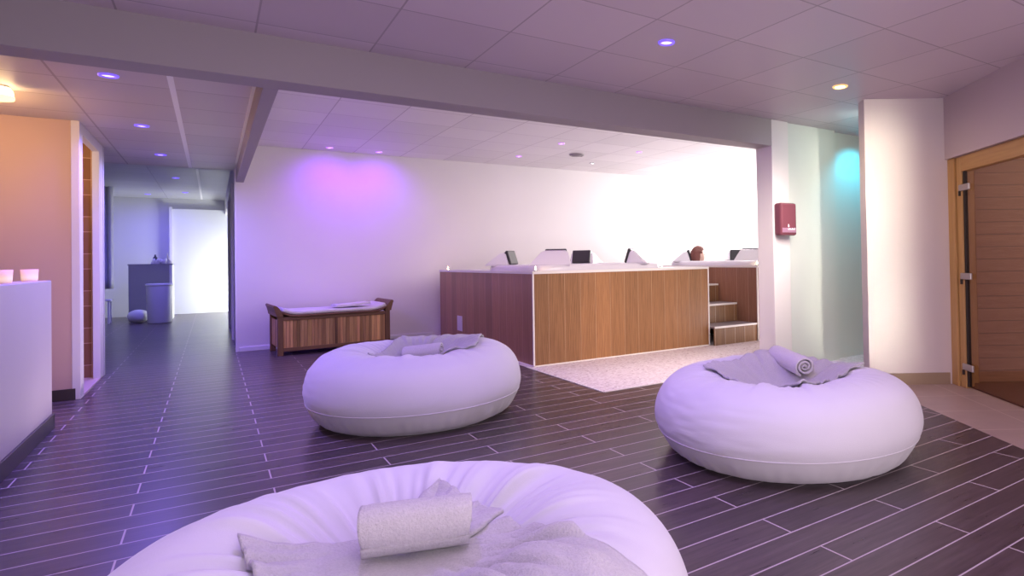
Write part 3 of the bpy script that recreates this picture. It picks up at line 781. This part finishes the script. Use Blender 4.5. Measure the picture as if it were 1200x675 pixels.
# ------------------------------------------------------------------ far corridor items
c = thing('counter', 'grey box counter standing before the far corridor wall', 'counter', (-1.27, 14.65, 0))
B('front_panel', M['greycab'], 0, .60, 0, .03, 0, 1.03, c, .004)
B('side_panel', M['bright'], .60, .645, 0, .60, 0, 1.03, c, .004)  # lit side of the grey counter, its brightness put into the colour
B('side_panel', M['greycab'], 0, .03, .03, .60, 0, 1.03, c, .004)
B('counter_top', M['greycab'], -.01, .655, -.01, .61, 1.03, 1.055, c, .004)
t = thing('waste_bin', 'tall white round bin in front of the grey counter', 'bin', (-.775, 13.88, 0))
bm = bmesh.new(); lathe(bm, [(0, 0), (.168, 0), (.175, .02), (.19, .66)], 36); obj('body', bm, M['binwhite'], t, True)
bm = bmesh.new(); lathe(bm, [(.19, .66), (.2, .665), (.2, .69), (.19, .70), (.178, .695), (.176, .66)], 36); obj('rim', bm, M['binwhite'], t, True)
bm = bmesh.new(); lathe(bm, [(0, .672), (.10, .676), (.177, .668)], 36); obj('liner', bm, M['white'], t, True)
bm = bmesh.new()
bmesh.ops.create_uvsphere(bm, u_segments=32, v_segments=18, radius=1)
for v in bm.verts:
    n = 1 + .05*noise.noise(v.co*2); v.co = Vector((v.co.x*.16*n, v.co.y*.14*n, .12 + v.co.z*.12*(1 if v.co.z > 0 else 1)))
o = obj('laundry_bag', bm, M['binwhite'], None, True); o.location = (-1.09, 14.15, 0); tag(o, 'rounded white bag on the floor beside the tall bin', 'bag')
# folded towel with a tall neck on the counter
t = thing('folded_napkin', 'small white folded cloth with a thin upright neck on the counter', 'cloth', (-.80, 14.86, 1.055))
bm = bmesh.new()
for q in range(5):
    a = q*1.25; bmesh.ops.create_cone(bm, cap_ends=True, segments=10, radius1=.06, radius2=.012, depth=.11, matrix=Matrix.Translation((-.11+.055*q, .02*math.sin(a*3), .05)) @ Matrix.Rotation(.5*math.sin(a*2), 4, 'Y'))
obj('folds', bm, M['towel2'], t, True)
bm = bmesh.new(); tube(bm, [(.16, 0, .02), (.12, 0, .06), (.095, 0, .12), (.09, 0, .18), (.092, 0, .215)], [.03, .022, .016, .012, .008]); obj('neck', bm, M['towel2'], t, True)
t = thing('soap_bottle', 'small dark bottle behind the folded cloth on the counter', 'bottle', (-.90, 15.0, 1.055))
bm = bmesh.new(); lathe(bm, [(0, 0), (.035, 0), (.037, .01), (.036, .12), (.015, .145), (.014, .16), (0, .16)], 20); obj('body', bm, M['dark'], t, True)
bm = bmesh.new(); lathe(bm, [(0, .16), (.012, .16), (.012, .18), (0, .18)], 12); obj('cap', bm, M['dark'], t, True)
# hanging curtain and low box under it
bm = bmesh.new()
def cur(u, v): return (-1.78 + u*.36, 14.0 + .035*math.sin(u*26) , .63 + v*1.78)
grid(bm, 60, 10, cur); o = obj('hanging_curtain', bm, plain('white curtain cloth', (.66, .66, .72), .8), None, True)
md = o.modifiers.new('thickness', 'SOLIDIFY'); md.thickness = .008
tag(o, 'white curtain hanging from the ceiling at the far corridor corner', 'curtain')
t = thing('low_stool', 'low pale stool under the hanging curtain', 'stool', (-1.64, 14.45, 0))
B('seat', M['binwhite'], -.16, .16, -.14, .14, .40, .43, t, .006)
for x in (-.14, .11):
    for y in (-.12, .09): B('leg', M['binwhite'], x, x+.03, y, y+.03, 0, .40, t, .003)

# ------------------------------------------------------------------ person in the second tub
def skin_body():
    t = thing('person', 'person with short reddish hair sitting in the second hot tub', 'person', (5.70, 6.70, 0), math.radians(-14))
    # local +x is the facing direction
    V_ = [(-.02, 0, .46), (-.03, 0, .60), (-.05, 0, .76), (-.045, 0, .86), (-.025, 0, .925),
          (-.05, .15, .82), (.06, .20, .66), (.20, .14, .60), (-.05, -.15, .82), (.06, -.20, .66), (.20, -.14, .60),
          (.0, .08, .44), (.36, .12, .50), (.38, .12, .40), (.0, -.08, .44), (.36, -.12, .50), (.38, -.12, .40)]
    Rr = [.13, .12, .13, .058, .05, .055, .042, .03, .055, .042, .03, .085, .06, .05, .085, .06, .05]
    E = [(0, 1), (1, 2), (2, 3), (3, 4), (2, 5), (5, 6), (6, 7), (2, 8), (8, 9), (9, 10), (0, 11), (11, 12), (12, 13), (0, 14), (14, 15), (15, 16)]
    me = bpy.data.meshes.new('body'); me.from_pydata([Vector(v) for v in V_], E, []); me.materials.append(M['skin'])
    o = bpy.data.objects.new('body', me); C.objects.link(o); o.parent = t
    sk = o.modifiers.new('skin', 'SKIN')
    for i, r in enumerate(Rr): me.skin_vertices[0].data[i].radius = (r, r)
    me.skin_vertices[0].data[0].use_root = True
    sk.use_smooth_shade = True
    o.modifiers.new('sub', 'SUBSURF').levels = 2
    # head
    bm = bmesh.new(); bmesh.ops.create_uvsphere(bm, u_segments=40, v_segments=28, radius=1)
    hc = Vector((.0, 0, 1.035))
    for v in bm.verts:
        x, y, z = v.co
        sx = .098 if x > 0 else .096; p = Vector((x*sx, y*.078, z*.122))
        if z < 0: p.x += .018*(-z)*(1 if x > -.2 else .2); p.y *= 1 - .28*(-z)**1.5
        if x > .6 and z < .55: p.x -= .006
        nose = math.exp(-((y/.14)**2) - ((z+.08)/.17)**2)*(1 if x > 0 else 0); p.x += .024*nose
        for sy in (-1, 1):
            e = math.exp(-(((y-sy*.36)/.16)**2) - ((z-.08)/.10)**2)*(1 if x > 0 else 0); p.x -= .010*e
        lip = math.exp(-((y/.25)**2) - ((z+.45)/.07)**2)*(1 if x > 0 else 0); p.x += .006*lip
        chin = math.exp(-((y/.3)**2) - ((z+.85)/.16)**2)*(1 if x > 0 else 0); p.x += .010*chin
        v.co = p + hc
    hd = obj('head', bm, M['skin'], t, True)
    for sy in (-1, 1):
        bm = bmesh.new(); bmesh.ops.create_uvsphere(bm, u_segments=16, v_segments=12, radius=1)
        for v in bm.verts: v.co = Vector((v.co.x*.018 - .005, sy*(.079) + v.co.y*.008, v.co.z*.031 + 1.035))
        obj('ear', bm, M['skin'], hd, True)
        bm = bmesh.new(); bmesh.ops.create_uvsphere(bm, u_segments=14, v_segments=10, radius=.010)
        for v in bm.verts: v.co += Vector((.083, sy*.029, 1.045))
        obj('eye', bm, M['eye'], hd, True)
    bm = bmesh.new(); grid(bm, 12, 4, lambda u, v: (.093 - .018*(2*u-1)**2, (u-.5)*.046, .978 + (v-.5)*.014*(1-(2*u-1)**2))); obj('mouth', bm, M['lips'], hd, True)
    bm = bmesh.new(); bmesh.ops.create_uvsphere(bm, u_segments=56, v_segments=36, radius=1)
    kill = []
    for v in bm.verts:
        x, y, z = v.co
        n = noise.noise(Vector((x*4, y*9, z*4)))*.006 + noise.noise(Vector((x*12, y*22, z*9)))*.003
        if (x > .30 and z < .52) or (x > -.05 and z < .10 - .0*x and abs(y) > .2) or z < -.72: kill.append(v)
        v.co = Vector((x*(.112+n) - .006, y*(.092+n), z*(.132+n))) + hc + Vector((0, 0, .004))
    bmesh.ops.delete(bm, geom=kill, context='VERTS')
    o = obj('hair', bm, M['hair'], t, True); md = o.modifiers.new('thickness', 'SOLIDIFY'); md.thickness = .012; md.offset = -1
skin_body()

# ------------------------------------------------------------------ lights
def area(name, loc, target, sx, sy, e, col, spread=None):
    l = bpy.data.lights.new(name, 'AREA'); l.shape = 'RECTANGLE'; l.size = sx; l.size_y = sy; l.energy = e; l.color = col
    if spread: l.spread = math.radians(spread)
    o = bpy.data.objects.new(name, l); C.objects.link(o); o.location = loc
    o.rotation_euler = (Vector(target)-Vector(loc)).to_track_quat('-Z', 'Y').to_euler(); return o
def spot(name, loc, target, e, col, ang=70, blend=.6, soft=.04):
    l = bpy.data.lights.new(name, 'SPOT'); l.energy = e; l.color = col; l.spot_size = math.radians(ang); l.spot_blend = blend; l.shadow_soft_size = soft
    o = bpy.data.objects.new(name, l); C.objects.link(o); o.location = loc
    o.rotation_euler = (Vector(target)-Vector(loc)).to_track_quat('-Z', 'Y').to_euler(); return o
BL = (.22, .14, 1.0); PU = (.60, .22, 1.0); LAV = (.80, .70, 1.0)
# soft room light from behind the viewer
area('room fill', (1.0, -2.2, 1.7), (1.6, 3.5, .6), 4.0, 1.2, 42, (1.0, .93, .97))
area('room uplight', (1.2, -1.6, .25), (1.4, .8, 2.2), 3.5, 1.2, 85, (1.0, .78, .96))  # unseen lamp added low down to brighten the ceiling
area('pool uplight', (5.6, 4.6, .2), (5.2, 6.0, 2.4), 1.2, .4, 6, (1.0, .9, .97))
area('room ceiling wash', (1.2, 1.2, 2.15), (1.2, 1.2, 0), 3.5, 2.5, 26, (.74, .58, 1.0))
spot('blue spot main', (2.075, 2.68, 2.17), (1.9, 2.7, 0), 48, (.36, .20, 1.0), 150, 1.0)
spot('blue spot main rear', (.55, 2.5, 2.17), (.45, 2.2, 0), 60, (.40, .22, 1.0), 150, 1.0)
spot('warm spot', (3.665, 2.73, 2.17), (3.7, 2.6, 0), 22, (1.0, .74, .50), 165, 1.0)
for (x, y, z) in ((-.493, 4.714, ZL-.03), (-.455, 6.265, ZL-.03), (-.42, 7.8, ZL-.03)):
    spot('corridor blue spot', (x, y, z), (x+.05, y, 0), 125, BL, 165, 1.0)
for (x, y, z, e) in ((-.471, 12.27, 2.38, 130), (-1.0, 15.0, 2.38, 75)):
    spot('far blue spot', (x, y, z), (x, y+.5, 0), e, (.16, .12, 1.0), 165, 1.0)
area('corridor fill', (-.3, 7.0, 2.05), (-.3, 7.0, 0), .6, 2.5, 4, (.8, .72, 1))
area('corridor uplight', (-.4, 5.9, .05), (-.4, 5.9, 2), .5, 2.4, 7, (1.0, .78, .80))
# lamp at the plaster wall
l = bpy.data.lights.new('lamp glow', 'POINT'); l.energy = 12; l.color = (1, .55, .18); l.shadow_soft_size = .06
o = bpy.data.objects.new('lamp_glow', l); C.objects.link(o); o.location = (-1.3, 5.55, 1.93)
area('plaster fill', (-1.9, 4.3, 1.9), (-1.4, 6.3, 1.0), .8, .8, 5, (1, .52, .42))
l = bpy.data.lights.new('shower glow', 'POINT'); l.energy = 10; l.color = (1, .68, .38); l.shadow_soft_size = .08
o = bpy.data.objects.new('shower_glow', l); C.objects.link(o); o.location = (-1.4, 6.9, 1.95)
# bright side room lighting the far door
area('side room light', (1.25, 15.1, .55), (.1, 16.05, .6), .8, .9, 70, (.95, 1.0, .95))
# pool
area('pool bright end', (9.2, 6.6, 1.5), (5.5, 7.6, 1.5), 2.4, 1.6, 215, (1.0, .97, .96))  # added lamp without a fixture, brightens the pool end
area('pool wash', (6.0, 7.0, 2.36), (5.6, 7.9, 0), 2.6, 1.4, 40, (1.0, .97, .98))
area('pool wash near', (2.9, 6.6, 2.36), (2.9, 7.0, 0), 2.8, 1.6, 19, (1.0, .66, .97))
for x, e in ((1.174, 46), (1.742, 46)): spot('purple wall spot', (x, 8.0, 2.38), (x, 8.47, 1.75), e, (.26, .03, 1.0), 125, 1.0, .12)
area('tub front light', (3.2, 3.0, 1.75), (3.6, 4.9, .1), 1.8, .6, 17, (1, .86, .80), 90)
spot('pillar purple', (3.2, 3.0, 2.1), (4.12, 3.7, 1.7), 5, (.6, .35, 1.0), 45, .7)
# recess
spot('cyan spot', (5.25, 3.42, 2.16), (5.25, 3.8, 1.3), 26, (.05, .72, 1.0), 110, .7, .03)
area('pale wall light', (4.55, 2.95, 2.1), (4.6, 3.74, 1.0), .3, .2, 4.2, (.84, 1.0, .86))
area('cream wall band', (2.1, -.35, 1.1), (4.21, 2.81, 1.1), .12, 1.9, 2.3, (1.0, .93, .80), 11)  # unseen strip lamp added to throw the soft vertical band
area('sauna light', su(1.4, 1.6) + (1.85,), su(1.3, .2) + (.6,), .6, .6, 22, (1, .88, .76))
# ambient
w = bpy.data.worlds.new('world'); sc.world = w; w.use_nodes = True
w.node_tree.nodes['Background'].inputs[0].default_value = (.72, .62, .80, 1); w.node_tree.nodes['Background'].inputs[1].default_value = .30

# ------------------------------------------------------------------ camera
cam = bpy.data.cameras.new('camera'); co = bpy.data.objects.new('camera', cam); C.objects.link(co)
F_, YAW, PIT, ROL, CX, CY = 717.74, .6097, .0123, -.0168, 750.0, 294.28
cam.sensor_fit = 'HORIZONTAL'; cam.sensor_width = 36; cam.lens = F_/1200*36
cam.shift_x = (600-CX)/1200; cam.shift_y = (CY-337.5)/1200
c_, s_ = math.cos(YAW), math.sin(YAW)
Fv = Vector((s_, c_, 0)); Rv = Vector((c_, -s_, 0)); Uv = Vector((0, 0, 1))
F2 = Fv*math.cos(PIT) + Uv*math.sin(PIT); U2 = Uv*math.cos(PIT) - Fv*math.sin(PIT)
R3 = Rv*math.cos(ROL) + U2*math.sin(ROL); U3 = U2*math.cos(ROL) - Rv*math.sin(ROL)
mt = Matrix((( R3.x, U3.x, -F2.x, 0), (R3.y, U3.y, -F2.y, 0), (R3.z, U3.z, -F2.z, 1.0), (0, 0, 0, 1)))
co.matrix_world = mt
cam.clip_start = .05
sc.camera = co
